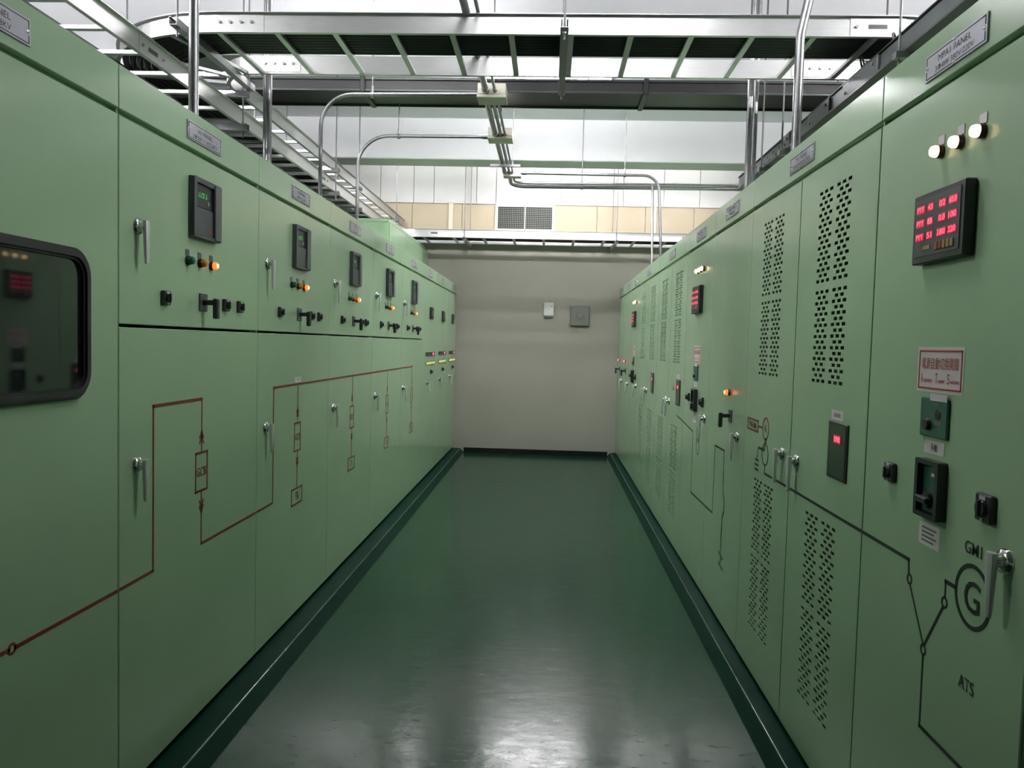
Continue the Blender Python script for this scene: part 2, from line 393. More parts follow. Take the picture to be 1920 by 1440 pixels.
def nameplate(c, Y, l1, l2, z=2.338, wd=0.29, ht=0.068):
    x = c.x(Y)
    p = link('nameplate', cached(('nameplate', wd, ht), lambda: MB().box(-wd / 2, wd / 2, -0.004, 0, -ht / 2, ht / 2, 0.001), False), 'plate_silver', c.e, (x, 0, z))
    def border():
        m = MB(); a, b = wd / 2 - 0.008, ht / 2 - 0.006; g = 0.010
        for sx in (-1, 1):
            m.strip(sx * g, b, sx * a, b, 0.0016, -0.005, -0.004); m.strip(sx * g, -b, sx * a, -b, 0.0016, -0.005, -0.004)
            for sz in (-1, 1): m.strip(sx * a, sz * 0.009, sx * a, sz * b, 0.0016, -0.005, -0.004)
        return m
    link('border_line', cached(('border_line', wd, ht), border, False), 'ink_black', p)
    for sx, sz in ((-1, 0), (1, 0), (0, 1), (0, -1)):
        link('screw', cached(('screw',), lambda: MB().lathe([(0.0045, 0.004), (0.0042, 0.0055), (0.002, 0.0065)], n=10)), 'chrome', p, (sx * (wd / 2 - 0.012), 0, sz * (ht / 2 - 0.006)))
    if l1: lettering(p, l1, 0.0165, 0, 0.0095, -0.004, width=min(wd * 0.62, 0.0155 * len(l1)))
    if l2: lettering(p, l2, 0.0165, 0, -0.0145, -0.004, width=min(wd * 0.72, 0.0130 * len(l2)))
def relay(c, Y, z):
    x = c.x(Y); W, H = 0.231, 0.222
    r = link('protection_relay', cached(('protection_relay',), lambda: MB().box(-W / 2, W / 2, -0.014, 0, -H / 2, H / 2, 0.002).ring(rrect(-W / 2, W / 2, -H / 2, H / 2, 0.006), rrect(-W / 2 + 0.022, W / 2 - 0.062, -H / 2 + 0.012, H / 2 - 0.020, 0.003), -0.024, -0.0135), False), 'grey_plastic', c.e, (x, 0, z))
    x0, x1 = -W / 2 + 0.022, W / 2 - 0.062
    link('screen', cached(('screen',), lambda: MB().box(x0 + 0.001, x1 - 0.001, -0.017, -0.014, 0.004, H / 2 - 0.021, 0.001), False), 'screen_film', r)
    link('keypad', cached(('keypad',), lambda: MB().box(x0 + 0.001, x1 - 0.001, -0.020, -0.014, -H / 2 + 0.013, 0.002, 0.001), False), 'grey_plastic', r)
    link('side_cover', cached(('side_cover',), lambda: MB().box(W / 2 - 0.058, W / 2 - 0.002, -0.029, -0.0235, -H / 2 + 0.003, H / 2 - 0.003, 0.003), False), 'mid_plastic', r)
    for k, zz in enumerate((0.056, 0.045)):
        link('readout', text_mesh('-1.08 2' if k == 0 else '22.8 0', 0.009, 0.075), 'lit_green', r, (-0.035, -0.0172, zz))
    link('status_ring', cached(('status_ring',), lambda: MB().circle(0, 0, 0.006, 0.003, 16, -0.019, -0.017)), 'plate_silver', r, (0.012, 0, 0.026))
    link('badge', cached(('badge',), lambda: MB().box(-0.016, 0.016, -0.021, -0.020, -0.005, 0.005), False), 'key_red', r, (0.022, 0, -0.080))
def lamp(c, Y, z, kind, tagged=True):
    x = c.x(Y); lit = kind.startswith('lit')
    l = link('indicator_lamp', cached(('indicator_lamp', 'brown' if lit else 'black'), lambda: MB().lathe([(0.017, 0), (0.017, 0.010), (0.0155, 0.013), (0.0155, 0.004)])), 'ring_brown' if lit else 'black_plastic', c.e, (x, 0, z))
    link('lens', cached(('lens', kind), lambda: MB().lathe([(0.0145, 0.006), (0.0145, 0.020), (0.0125, 0.026), (0.007, 0.029), (0.001, 0.030)])), kind, l)
    if kind == 'lit_orange': link('lens_core', cached(('lens_core',), lambda: MB().lathe([(0.009, 0.0285), (0.007, 0.0305), (0.001, 0.0315)], n=14)), 'lit_core', l)  # pale core of the lit lens, put on as a glowing cap
    if tagged: link('tag_plate', cached(('tag_plate', lit and c.side == 'R'), lambda: MB().box(-0.015, 0.015, -0.002, 0, 0.017, 0.040), False), 'plate_silver' if lit and c.side == 'R' else 'mid_plastic', l)
def switch(c, Y, z, sz=0.05):
    x = c.x(Y)
    s = link('selector_switch', cached(('selector_switch', sz), lambda: MB().box(-sz / 2, sz / 2, -0.014, 0, -sz / 2, sz / 2, 0.003)), 'black_plastic', c.e, (x, 0, z))
    link('knob', cached(('knob', sz), lambda: MB().lathe([(sz * .3, 0.014), (sz * .28, 0.022)]).box(-0.005, 0.005, -0.027, -0.018, -sz * .3, sz * .3, 0.002)), 'black_plastic', s)
    link('scale_plate', cached(('scale_plate', sz), lambda: MB().box(-sz * .2, sz * .2, -0.0155, -0.014, sz * .3, sz * .44).box(-0.004, 0.004, -0.0155, -0.014, -sz * .46, -sz * .36), False), 'plate_silver', s)
def pistol(c, Y, z):
    x = c.x(Y)
    p = link('control_switch', cached(('control_switch',), lambda: MB().box(-0.033, 0.033, -0.006, 0, -0.034, 0.034, 0.002)), 'grey_plastic', c.e, (x, 0, z))
    link('pistol_grip', cached(('pistol_grip',), lambda: MB().box(-0.011, 0.011, -0.052, -0.006, -0.010, 0.010, 0.003).box(-0.012, 0.012, -0.064, -0.044, -0.062, 0.016, 0.004)), 'black_plastic', p)
def meter(c, Y0, Y1, z0, z1):
    Yc = (Y0 + Y1) / 2; W = abs(Y1 - Y0); H = z1 - z0
    r = link('power_meter', cached(('power_meter',), lambda: MB().box(-W / 2, W / 2, -0.027, 0, -H / 2, H / 2, 0.003)), 'black_plastic', c.e, (c.x(Yc), 0, (z0 + z1) / 2))
    link('face', cached(('meter_face',), lambda: MB().box(-W / 2 + 0.014, W / 2 - 0.018, -0.0285, -0.027, -H / 2 + 0.018, H / 2 - 0.014), False), 'grey_plastic', r)
    rows = [('PYY', '43', '02', '60.8'), ('PYY', '8', '0.0', '100'), ('PYY', '51', '3.800', '220')]
    for k, row in enumerate(rows):
        zz = H / 2 - 0.040 - 0.035 * k
        for xx, t, wd in ((-0.083, row[0], 0.036), (-0.033, row[1], 0.024), (0.026, row[2], 0.028 if k < 2 else 0.038), (0.076, row[3], 0.034)):
            link('digit_halo', cached(('digit_halo', wd), lambda wd=wd: MB().box(-wd / 2 - 0.003, wd / 2 + 0.003, -0.0292, -0.0285, -0.010, 0.010), False), 'lit_dim_red', r, (xx, 0, zz))  # glowing plate stands in for the dim red halo round the digits
            link('led_digits', text_mesh(t, 0.014, wd), 'lit_red', r, (xx, -0.0294, zz))
    for k in range(5):
        link('key', cached(('key', k < 2), lambda: MB().box(-0.0075, 0.0075, -0.031, -0.0285, -0.010, 0.010, 0.001), False), 'key_red' if k < 2 else 'key_ochre', r, (0.005 + 0.0185 * k, 0, -H / 2 + 0.036))
    link('lock_key', cached(('lock_key',), lambda: MB().box(-0.018, 0.018, -0.030, -0.0285, -0.005, 0.005), False), 'key_ochre', r, (-0.045, 0, -H / 2 + 0.038))
def breaker_unit(c, Y0, Y1, z0, z1):
    Yc = (Y0 + Y1) / 2; W = abs(Y1 - Y0); H = z1 - z0
    b = link('circuit_breaker', cached(('circuit_breaker',), lambda: MB().ring(rrect(-W / 2, W / 2, -H / 2, H / 2, 0.006), rrect(-W / 2 + 0.015, W / 2 - 0.015, -H / 2 + 0.012, H / 2 - 0.012, 0.003), -0.025, 0).box(-W / 2 + 0.01, W / 2 - 0.01, -0.006, 0, -H / 2 + 0.01, H / 2 - 0.01)), 'black_plastic', c.e, (c.x(Yc), 0, (z0 + z1) / 2))
    link('front_plate', cached(('breaker_plate',), lambda: MB().box(-W / 2 + 0.016, W / 2 - 0.016, -0.010, -0.006, -H / 2 + 0.014, H / 2 - 0.014), False), 'green_board', b)
    link('rotary_handle', cached(('rotary_handle',), lambda: MB().lathe([(0.022, 0.008), (0.020, 0.020)]).box(-0.030, 0.030, -0.034, -0.018, -0.008, 0.008, 0.003)), 'black_plastic', b, (-0.008, 0, -0.028))
    link('status_flag', cached(('status_flag',), lambda: MB().box(-0.012, 0.004, -0.0115, -0.010, -0.004, 0.004), False), 'paper', b, (0.012, 0, 0.036))
    link('status_flag', cached(('status_flag',), lambda: MB()), 'paper', b, (-0.004, 0, -0.046))
def card(c, Y0, Y1, z0, z1, name='paper_label', m='paper', th=0.0008):
    Yc = (Y0 + Y1) / 2; W = abs(Y1 - Y0); H = z1 - z0
    return link(name, MB().box(-W / 2, W / 2, -th, 0, -H / 2, H / 2).mesh(name, False), m, c.e, (c.x(Yc), 0, (z0 + z1) / 2)), W, H
def display(c, Yc, z0=1.155, z1=1.347, W=0.17, text='CPF'):
    H = z1 - z0
    d = link('capacitor_controller', cached(('capacitor_controller', W, H), lambda: MB().box(-W / 2, W / 2, -0.006, 0, -H / 2, H / 2, 0.002), False), 'black_plastic', c.e, (c.x(Yc), 0, (z0 + z1) / 2))
    link('glass', cached(('ctl_glass', W, H), lambda: MB().box(-W / 2 + 0.01, W / 2 - 0.01, -0.0075, -0.006, -H / 2 + 0.01, H / 2 - 0.01), False), 'dark_glass', d)
    link('led_panel', cached(('led_panel',), lambda: MB().box(-0.030, 0.030, -0.0082, -0.0075, -0.014, 0.014), False), 'lit_dim_red', d, (0.004, 0, 0.040))
    link('led_digits', text_mesh('098', 0.020, 0.050), 'lit_red', d, (0.004, -0.0084, 0.040))
    return d

# ---- left row
LP = 1.155
LY = [2.36 + LP * k for k in range(6)]
GL = 'switchgear cabinets in the left row'
c1 = Cab('L', LY[0] - LP, LY[0], 'pale green switchgear cabinet with black-framed dark window, nearest on the left', GL)
c1.door(c1.y0, c1.y1, ZB, ZG0)
nameplate(c1, 1.806, 'MOF PANEL', '3\u03a63W 22.8KV')
def gasket():
    o = rrect(-0.41, 0.41, 1.392, 1.818, 0.075, 8); i = rrect(-0.378, 0.378, 1.424, 1.786, 0.050, 8)
    o2 = rrect(-0.402, 0.402, 1.400, 1.810, 0.07, 8); i2 = rrect(-0.385, 0.385, 1.417, 1.793, 0.056, 8)
    return MB().ring(o, i, -0.012, 0.0).ring(o2, i2, -0.019, -0.012)
wf = link('window_gasket', gasket().mesh('window_gasket'), 'rubber', c1.e, (c1.x(1.782), 0, 0))
link('window_pane', MB().prism(rrect(-0.379, 0.379, 1.423, 1.787, 0.05, 8), -0.004, -0.0005).mesh('window_pane', False), 'dark_glass', wf)
mb = MB(); X = c1.x
mb.strip(X(c1.y0 + 0.01), 0.775, X(1.858), 0.773, 0.011); mb.circle(X(1.870), 0.772, 0.0125, 0.007); mb.strip(X(1.884), 0.771, X(c1.y1 - 0.010), 0.766, 0.011)
link('mimic_line', mb.mesh('mimic_line', False), 'mimic_red', c1.e)
words = ['with split door beside the windowed one, second on the left', 'with split door, third on the left', 'with split door, fourth on the left', 'with split door, fifth on the left', 'sixth on the left, the last with a split door']
plates = [('H1 PANEL', '3\u03a63W 11.4/22.8KV'), ('H2 PANEL', '3\u03a63W 22.8KV'), ('H3 PANEL', '3\u03a63W 22.8KV'), ('H4 PANEL', '3\u03a63W 22.8KV'), ('H5 PANEL', '3\u03a63W 22.8KV')]
def arrows(m, x, z, up):
    s_ = 1 if up else -1
    for k in (0, 1):
        zz = z - s_ * 0.022 * k
        m.strip(x, zz, x - 0.016, zz - s_ * 0.026, 0.008); m.strip(x, zz, x + 0.016, zz - s_ * 0.026, 0.008)
for k in range(5):
    y0 = LY[k]; c = Cab('L', y0, y0 + LP, 'pale green switchgear cabinet ' + words[k], GL)
    c.door(y0, y0 + LP, 1.612, ZG0, name='upper_door'); c.door(y0, y0 + LP, ZB, 1.602, name='lower_door')
    nameplate(c, y0 + 0.594, *plates[k])
    relay(c, y0 + 0.578, 2.061)
    for dy, kd in ((0.455, 'lens_green'), (0.555, 'lens_amber'), (0.655, 'lit_orange')): lamp(c, y0 + dy, 1.858, kd)
    switch(c, y0 + 0.285, 1.710); pistol(c, y0 + 0.585, 1.710); switch(c, y0 + 0.788, 1.710); switch(c, y0 + 0.933, 1.710)
    handle(c, y0 + 0.109, 1.930); handle(c, y0 + 0.107, 1.152)
    m = MB(); X = c.x; L_ = 0.010
    xd = X(y0 + 0.583)
    if k == 0:
        m.strip(X(y0 + 0.010), 0.766, X(2.573), 0.766, 0.011); m.strip(X(2.573), 0.766, X(2.573), 1.336, L_); m.strip(X(2.573), 1.336, xd, 1.336, 0.012)
    else:
        if k == 1:
            m.strip(X(y0 + 0.010), 0.765, X(3.730), 0.765, 0.011); m.strip(X(3.730), 0.765, X(3.730), 1.336, L_); m.strip(X(3.730), 1.336, X(y0 + LP - 0.010), 1.336, 0.012)
        else:
            m.strip(X(y0 + 0.010), 1.336, X(y0 + (LP - 0.010 if k < 4 else 0.60)), 1.336, 0.012)
    m.strip(xd, 1.336, xd, 1.129, 0.007); arrows(m, xd, 1.212, True)
    m.rect(xd - 0.050, xd + 0.050, 0.977, 1.126, 0.009)
    zend = 0.767 if k == 0 else 0.772
    m.strip(xd, 0.975, xd, zend, 0.007); arrows(m, xd, 0.888, False)
    if k == 0: m.strip(xd, 0.766, X(y0 + LP - 0.010), 0.765, 0.011)
    else: m.rect(xd - 0.085, xd + 0.085, 0.688, 0.772, 0.009)
    md = link('mimic_diagram', m.mesh('mimic_diagram', False), 'mimic_red', c.e)
    lettering(md, 'GCB', 0.036, xd, 1.052, -0.001, 'mimic_red', 0.082)
    if k: lettering(md, 'TR', 0.045, xd, 0.730, -0.001, 'mimic_red', 0.06)
    if k == 1:
        t, W_, H_ = card(c, y0 + 0.53, y0 + 0.63, 1.345, 1.375); lettering(t, 'M1', 0.016, 0, 0, -0.0008)
cw = ['first of three narrow ones after the split doors on the left', 'middle of the three narrow ones at the far left end', 'narrowest in view, touching the end wall at the far left']
CY0 = LY[5]
for k in range(3):
    y0 = CY0 + 0.97 * k; c = Cab('L', y0, y0 + 0.97, 'pale green switchgear cabinet, ' + cw[k], GL, 0.36)
    c.door(y0, y0 + 0.97, ZB, ZG0); handle(c, y0 + 0.36, 1.13)
    nameplate(c, y0 + 0.50, 'SC%d PANEL' % (k + 1), '')
    r = link('power_factor_relay', cached(('power_factor_relay',), lambda: MB().box(-0.09, 0.09, -0.022, 0, -0.065, 0.065, 0.003)), 'black_plastic', c.e, (c.x(y0 + 0.56), 0, 1.905))
    link('screen', cached(('pf_screen',), lambda: MB().box(-0.07, 0.07, -0.0235, -0.022, -0.02, 0.05), False), 'dark_glass', r)
    d = link('display_strip', cached(('display_strip',), lambda: MB().box(-0.31, 0.31, -0.008, 0, -0.022, 0.022, 0.002), False), 'black_plastic', c.e, (c.x(y0 + 0.58), 0, 1.446))
    link('led_digits', text_mesh('88', 0.030, 0.11), 'lit_red', d, (0.17, -0.0082, 0))
    b = link('label_strip', cached(('label_strip',), lambda: MB().box(-0.31, 0.31, -0.004, 0, -0.022, 0.022), False), 'grey_plastic', c.e, (c.x(y0 + 0.58), 0, 1.345))
    for q in range(7): link('glowing_label', cached(('glowing_label',), lambda: MB().box(-0.030, 0.030, -0.006, -0.004, -0.014, 0.014), False), 'lit_yellow', b, (-0.26 + 0.085 * q + (0.02 if q > 4 else 0), 0, 0))  # yellow labels given a weak glow of their own
    switch(c, y0 + 0.62, 1.243, 0.048)

tc_ = tag(empty('tall_cabinet', (-1.76, 9.72, 0.0), PI / 2), 'plain tall green cabinet behind the narrow ones, far left under the trays', 'cabinet')
link('body', MB().box(-1.33, 1.33, 0.02, 0.80, 0.060, 2.90, 0.004).mesh('body', False), 'paint', tc_)
for k in (-1, 0, 1): link('door', cached(('tall_door',), lambda: MB().box(-0.438, 0.438, 0.0, 0.02, 0.10, 2.86, 0.003), False), 'paint', tc_, (k * 0.884, 0, 0))
link('top_rim', MB().box(-1.335, 1.335, 0.012, 0.81, 2.87, 2.905, 0.003).mesh('top_rim', False), 'paint', tc_)

# ---- right row
GR = 'switchgear cabinets in the right row'
def ats(y0, y1, label, plate, Yc):
    c = Cab('R', y0, y1, label, GR, 0.95); c.door(y0, y1, ZB, ZG0)
    o = Yc - 2.0
    nameplate(c, 1.987 + o, *plate, z=2.329)
    for Y in (2.030, 1.937, 1.842): lamp(c, Y + o, 2.094, 'lit_warm')
    meter(c, 1.851 + o, 2.104 + o, 1.814, 1.992)
    s, W, H = card(c, 1.866 + o, 2.094 + o, 1.486, 1.601, 'warning_sign')
    link('sign_border', MB().rect(-W / 2 + 0.010, W / 2 - 0.010, -H / 2 + 0.010, H / 2 - 0.010, 0.004).mesh('sign_border', False), 'sign_red', s, (0, -0.0008, 0))
    lettering(s, '\u96fb\u6e90\u81ea\u52d5\u5207\u63db\u958b\u95dc', 0.030, 0, 0.016, -0.0008, 'sign_red', 0.180)
    for xx, t, wd in ((-0.056, 'utomatic', 0.044), (0.012, 'ransfer', 0.034), (0.076, 'witches', 0.042)): lettering(s, t, 0.011, xx, -0.027, -0.0008, 'sign_red', wd)
    for xx, t in ((-0.088, 'A'), (-0.013, 'T'), (0.046, 'S')): lettering(s, t, 0.026, xx, -0.0215, -0.0008, 'sign_red', 0.011)
    g = link('timer_relay', MB().box(-0.068, 0.068, -0.008, 0, -0.050, 0.050, 0.003).mesh('timer_relay'), 'green_board', c.e, (c.x(1.985 + o), 0, 1.423))
    link('knob', cached(('timer_knob',), lambda: MB().lathe([(0.016, 0.008), (0.013, 0.018)])), 'black_plastic', g, (-0.022, 0, -0.018))
    link('dial', cached(('timer_dial',), lambda: MB().lathe([(0.014, 0.008), (0.013, 0.0095)])), 'black_plastic', g, (0.024, 0, 0.010))
    for q, bx_ in enumerate(((0.005, 0.045, -0.017, -0.007), (-0.002, 0.03, 0.032, 0.036), (-0.014, -0.006, -0.022, -0.010))): link('print', cached(('timer_print', q), lambda: MB().box(bx_[0], bx_[1], -0.0088, -0.008, bx_[2], bx_[3]), False), 'speaker_grey', g)
    t, W, H = card(c, 1.918 + o, 2.002 + o, 1.466, 1.484, 'tape_strip', 'paper')
    t.location.y = -0.0085
    t, W, H = card(c, 1.936 + o, 2.036 + o, 1.331, 1.364); lettering(t, '\u624b\u52d5', 0.020, 0, 0, -0.0008, 'ink_black', 0.034)
    breaker_unit(c, 1.913 + o, 2.030 + o, 1.172, 1.318)
    t, W, H = card(c, 1.935 + o, 2.040 + o, 1.094, 1.151)
    for q in range(4): link('print_line', MB().box(-0.038, 0.036 - 0.012 * (q % 2), -0.0012, -0.0008, 0.017 - 0.011 * q - 0.002, 0.017 - 0.011 * q + 0.002).mesh('print_line', False), 'mid_plastic', t)
    switch(c, 2.211 + o, 1.249, 0.054); switch(c, 1.734 + o, 1.247, 0.062)
    handle(c, 1.658 + o, 1.150)
    return c
r1 = ats(1.575, 2.40, 'pale green switchgear cabinet nearest on the right, with red-bordered sign and encircled G', ('MPA1 PANEL', '3\u03a64W 380V/220V'), 2.0)
m = MB(); X = r1.x; Wl = 0.009
m.strip(X(2.390), 1.034, X(2.088), 1.034, 0.010); m.strip(X(2.088), 1.034, X(2.084), 0.999, 0.007); m.circle(X(2.079), 0.984, 0.012, 0.006)
m.strip(X(2.074), 0.969, X(1.990), 0.845, 0.006); m.circle(X(1.987), 0.829, 0.012, 0.006); m.strip(X(1.982), 0.845, X(1.902), 0.968, 0.008)
m.circle(X(1.896), 0.982, 0.012, 0.006); m.strip(X(1.895), 0.997, X(1.895), 1.034, 0.006); m.strip(X(1.895), 1.034, X(1.852), 1.034, 0.010)
m.circle(X(1.778), 1.034, 0.070, 0.010, 40); m.strip(X(1.986), 0.814, X(1.985), 0.631, 0.007); m.strip(X(1.985), 0.631, X(1.610), 0.631, 0.010)
md = link('mimic_diagram', m.mesh('mimic_diagram', False), 'mimic_black', r1.e)
g2 = lettering(md, 'G', 0.073, X(1.778), 1.034, -0.001, 'mimic_black', 0.065)
lettering(md, 'GM1', 0.029, X(1.783), 1.143, -0.001, 'mimic_black', 0.070)
lettering(md, 'ATS', 0.031, X(1.782), 0.829, -0.001, 'mimic_black', 0.064)

def feeder(y0, label, plate, sym=False):
    y1 = y0 + 1.46; c = Cab('R', y0, y1, label, GR, 0.95); mid = y0 + 0.73
    c.door(y0, mid, ZB, ZG0, (-0.086, 0.083), 'vented_door'); c.door(mid, y1, ZB, ZG0, (-0.086, 0.083), 'vented_door')
    nameplate(c, y0 + 0.742, *plate)
    display(c, y0 + 0.222)
    t, W, H = card(c, y0 + 0.193, y0 + 0.297, 1.353, 1.386); lettering(t, '\u96fb\u5bb9\u958b\u95dc', 0.014, 0, 0, -0.0008, 'ink_black', 0.06)
    handle(c, y0 + 0.640, 1.155); handle(c, y0 + 0.826, 1.158)
    X = c.x
    if sym:
        m = MB(); m.strip(X(3.476), 1.034, X(2.410), 1.034, 0.010); m.circle(X(3.484), 1.118, 0.048, 0.007); m.strip(X(3.480), 1.068, X(3.478), 1.034, 0.008)
        m.strip(X(3.59), 1.135, X(3.50), 1.135, 0.012); m.strip(X(3.50), 1.135, X(3.49), 1.155, 0.008); m.strip(X(3.60), 1.130, X(3.615), 1.075, 0.004)
        for q in range(3): m.strip(X(3.640), 1.075 - 0.022 * q, X(3.59), 1.075 - 0.022 * q, 0.010)
        link('mimic_diagram', m.mesh('mimic_diagram', False), 'mimic_black', c.e)
        m = MB(); m.rect(X(3.80), X(3.615), 1.205, 1.255, 0.008); m.strip(X(3.615), 1.232, X(3.545), 1.232, 0.009); m.circle(X(3.490), 1.233, 0.048, 0.007); m.circle(X(3.484), 1.178, 0.011, 0.007)
        d = link('metering_symbol', m.mesh('metering_symbol', False), 'mimic_red', c.e)
        lettering(d, 'WHM', 0.028, X(3.708), 1.230, -0.001, 'mimic_red', 0.12); lettering(d, 'A', 0.036, X(3.490), 1.233, -0.001, 'mimic_red')
    else:
        t = lettering(c.e, '\u96fb\u5bb9', 0.030, X(y0 + 0.45), 1.27, -0.001, 'mimic_red', 0.10)
    return c
feeder(2.40, 'double-door pale green switchgear cabinet with slotted vents, second on the right', ('TR1 PANEL', 'TRANSFORMER SECTION'), True)
def plain(y0, y1, label, plate, dy, z=1.352, kind='lit_orange'):
    c = Cab('R', y0, y1, label, GR, 0.95); c.door(y0, y1, ZB, ZG0); nameplate(c, (y0 + y1) / 2, *plate)
    lamp(c, y0 + dy + 0.04, z, kind, False); pistol(c, y0 + dy, z - 0.122); handle(c, y0 + 0.132, 1.136)
    return c
r3 = plain(3.86, 4.74, 'plain single-door pale green switchgear cabinet with one orange lamp, third on the right', ('MPB1 PANEL', '3\u03a64W 380V'), 0.30)
m = MB(); X = r3.x
m.strip(X(4.508), 1.027, X(4.275), 1.027, 0.011); m.strip(X(4.275), 1.027, X(4.273), 0.90, 0.006); m.strip(X(4.272), 0.91, X(4.270), 0.86, 0.014); m.strip(X(4.270), 0.85, X(4.262), 0.79, 0.006)
m.strip(X(4.262), 0.79, X(4.225), 0.76, 0.008); m.strip(X(4.225), 0.76, X(4.225), 0.70, 0.007); m.strip(X(4.225), 0.70, X(4.262), 0.66, 0.012); m.strip(X(4.262), 0.66, X(4.268), 0.45, 0.006); m.strip(X(4.268), 0.60, X(4.268), 0.55, 0.014)
m.strip(X(4.31), 0.455, X(4.22), 0.44, 0.012); m.strip(X(4.25), 0.445, X(4.27), 0.405, 0.010); m.strip(X(4.31), 0.395, X(4.21), 0.385, 0.012)
m.strip(X(4.508), 1.027, X(4.515), 0.632, 0.006); m.strip(X(4.515), 0.632, X(4.730), 0.630, 0.011)
link('mimic_diagram', m.mesh('mimic_diagram', False), 'mimic_black', r3.e)
r4 = ats(4.74, 5.62, 'pale green switchgear cabinet with power meter and three warm lamps, midway on the right', ('MPA2 PANEL', '3\u03a64W 380V/220V'), 5.18)
m = MB(); X = r4.x
m.strip(X(4.750), 0.630, X(5.190), 0.622, 0.011); m.strip(X(5.190), 0.622, X(5.205), 1.030, 0.006); m.strip(X(5.205), 1.030, X(5.610), 1.060, 0.010)
m.circle(X(5.03), 1.03, 0.05, 0.007); m.circle(X(5.03), 0.95, 0.05, 0.007)
link('mimic_diagram', m.mesh('mimic_diagram', False), 'mimic_black', r4.e)
r5 = feeder(5.62, 'double-door pale green switchgear cabinet with slotted vents, beyond the middle power meter', ('TR2 PANEL', 'TRANSFORMER SECTION'))
link('mimic_line', MB().strip(r5.x(5.630), 1.060, r5.x(5.86), 1.075, 0.010).mesh('mimic_line', False), 'mimic_black', r5.e)
feeder(7.08, 'double-door pale green switchgear cabinet with slotted vents, farthest of the vented ones', ('TR3 PANEL', 'TRANSFORMER SECTION'))
ats(8.54, 9.42, 'pale green switchgear cabinet with power meter and three warm lamps, far down the right row', ('MPA3 PANEL', '3\u03a64W 380V'), 9.0)
plain(9.42, 10.25, 'narrow pale green switchgear cabinet with red lamp, last but one on the right', ('MPB2 PANEL', ''), 0.46, 1.40, 'lit_red')
plain(10.25, 11.08, 'narrow pale green switchgear cabinet with red lamp, against the end wall on the right', ('MPB3 PANEL', ''), 0.46, 1.40, 'lit_red')

# ================================================================ things on the end wall
g = empty('ventilation_grille', (-0.40, YW, 3.375))
tag(g, 'aluminium egg-crate ventilation grille in the beige band of the end wall', 'grille')
m = MB(); m.ring([(-0.425, -0.19), (0.425, -0.19), (0.425, 0.19), (-0.425, 0.19)], [(-0.385, -0.155), (0.385, -0.155), (0.385, 0.155), (-0.385, 0.155)], -0.02, 0.01)
m.box(-0.008, 0.008, -0.018, 0.01, -0.155, 0.155)
link('frame', m.mesh('frame', False), 'ivory', g)
link('backing', MB().box(-0.385, 0.385, -0.002, 0.004, -0.155, 0.155).mesh('backing', False), 'black_base', g)
for k in range(1, 12):
    z = -0.155 + 0.31 * k / 12
    link('slat', cached(('slat_h',), lambda: MB().box(-0.385, 0.385, -0.014, -0.004, -0.0035, 0.0035), False), 'speaker_grey', g, (0, 0, z))
for k in range(1, 30):
    x = -0.385 + 0.77 * k / 30
    if abs(x) > 0.012: link('slat', cached(('slat_v',), lambda: MB().box(-0.0035, 0.0035, -0.015, -0.005, -0.155, 0.155), False), 'speaker_grey', g, (x, 0, 0))
e = empty('emergency_light', (-0.025, YW, 2.08))
tag(e, 'small white plastic emergency light on the end wall', 'light')
link('housing', MB().box(-0.075, 0.075, -0.05, 0, -0.085, 0.105, 0.012).mesh('housing'), 'white_plastic', e)
link('lens', MB().box(-0.062, 0.062, -0.046, -0.004, -0.108, -0.084, 0.005).mesh('lens'), 'speaker_grey', e)
link('test_button', MB().lathe([(0.008, 0.05), (0.007, 0.054)]).mesh('test_button'), 'grey_plastic', e, (0.04, 0, 0.05))
e = empty('wall_speaker', (0.418, YW, 2.01))
tag(e, 'square grey wall speaker with round centre on the end wall', 'speaker')
link('housing', MB().box(-0.135, 0.135, -0.07, 0, -0.145, 0.140, 0.008).mesh('housing'), 'speaker_grey', e)
link('cone_ring', MB().circle(0, 0, 0.06, 0.014, 32, -0.076, -0.07).mesh('cone_ring'), 'speaker_grey', e)
link('cone', MB().lathe([(0.052, 0.070), (0.045, 0.074), (0.0, 0.072)]).mesh('cone'), 'speaker_grey', e)

# ================================================================ overhead: cable trays
RAIL = [(-0.002, 0), (0.022, 0), (0.022, 0.003), (0.002, 0.003), (0.002, 0.105), (0.022, 0.105), (0.022, 0.108), (-0.002, 0.108)]   # channel opening to the side
def rail_mesh(path, out):
    prof = [(q * out, z) for q, z in RAIL]
    return MB().sweep(prof, path).mesh('side_rail', False)
def arc(cx, cy, r, a0, a1, z, n=14): return [(cx + r * math.cos(a0 + (a1 - a0) * k / n), cy + r * math.sin(a0 + (a1 - a0) * k / n), z) for k in range(n + 1)]
def bolts(parent, pts, axis):
    for p in pts:
        q = Vector(p); d = Vector(axis) * 0.008
        link('bolt', MB().cyl(q - d * 0.2, q + d, 0.008, 8).mesh('bolt'), 'zinc', parent)
def rung(parent, a, b, w=0.030):
    a = Vector(a); b = Vector(b); d = (b - a).normalized(); n = Vector((-d.y, d.x, 0)) * (w / 2); z0 = Vector((0, 0, 0.003)); z1 = Vector((0, 0, 0.021))
    v = [p + s * n + z for p in (a, b) for s in (-1, 1) for z in (z0, z1)]
    link('rung', MB().add(v, [(0, 1, 3, 2), (4, 6, 7, 5), (0, 4, 5, 1), (2, 3, 7, 6), (0, 2, 6, 4), (1, 5, 7, 3)]).mesh('rung', False), 'alu', parent)
ZU, ZLo = 3.20, 2.985                                          # undersides of the two tray levels
FN, FF = 10.39, 11.00                                         # rails of the far cross tray
YN, YF = 4.15, 4.76                                           # near and far rail of the cross tray
XI, XO = -2.13, -2.74                                         # inner and outer rail of the left tray run
BXL, BXR, BY = -1.83, 1.72, 5.06                              # centres of the two bends
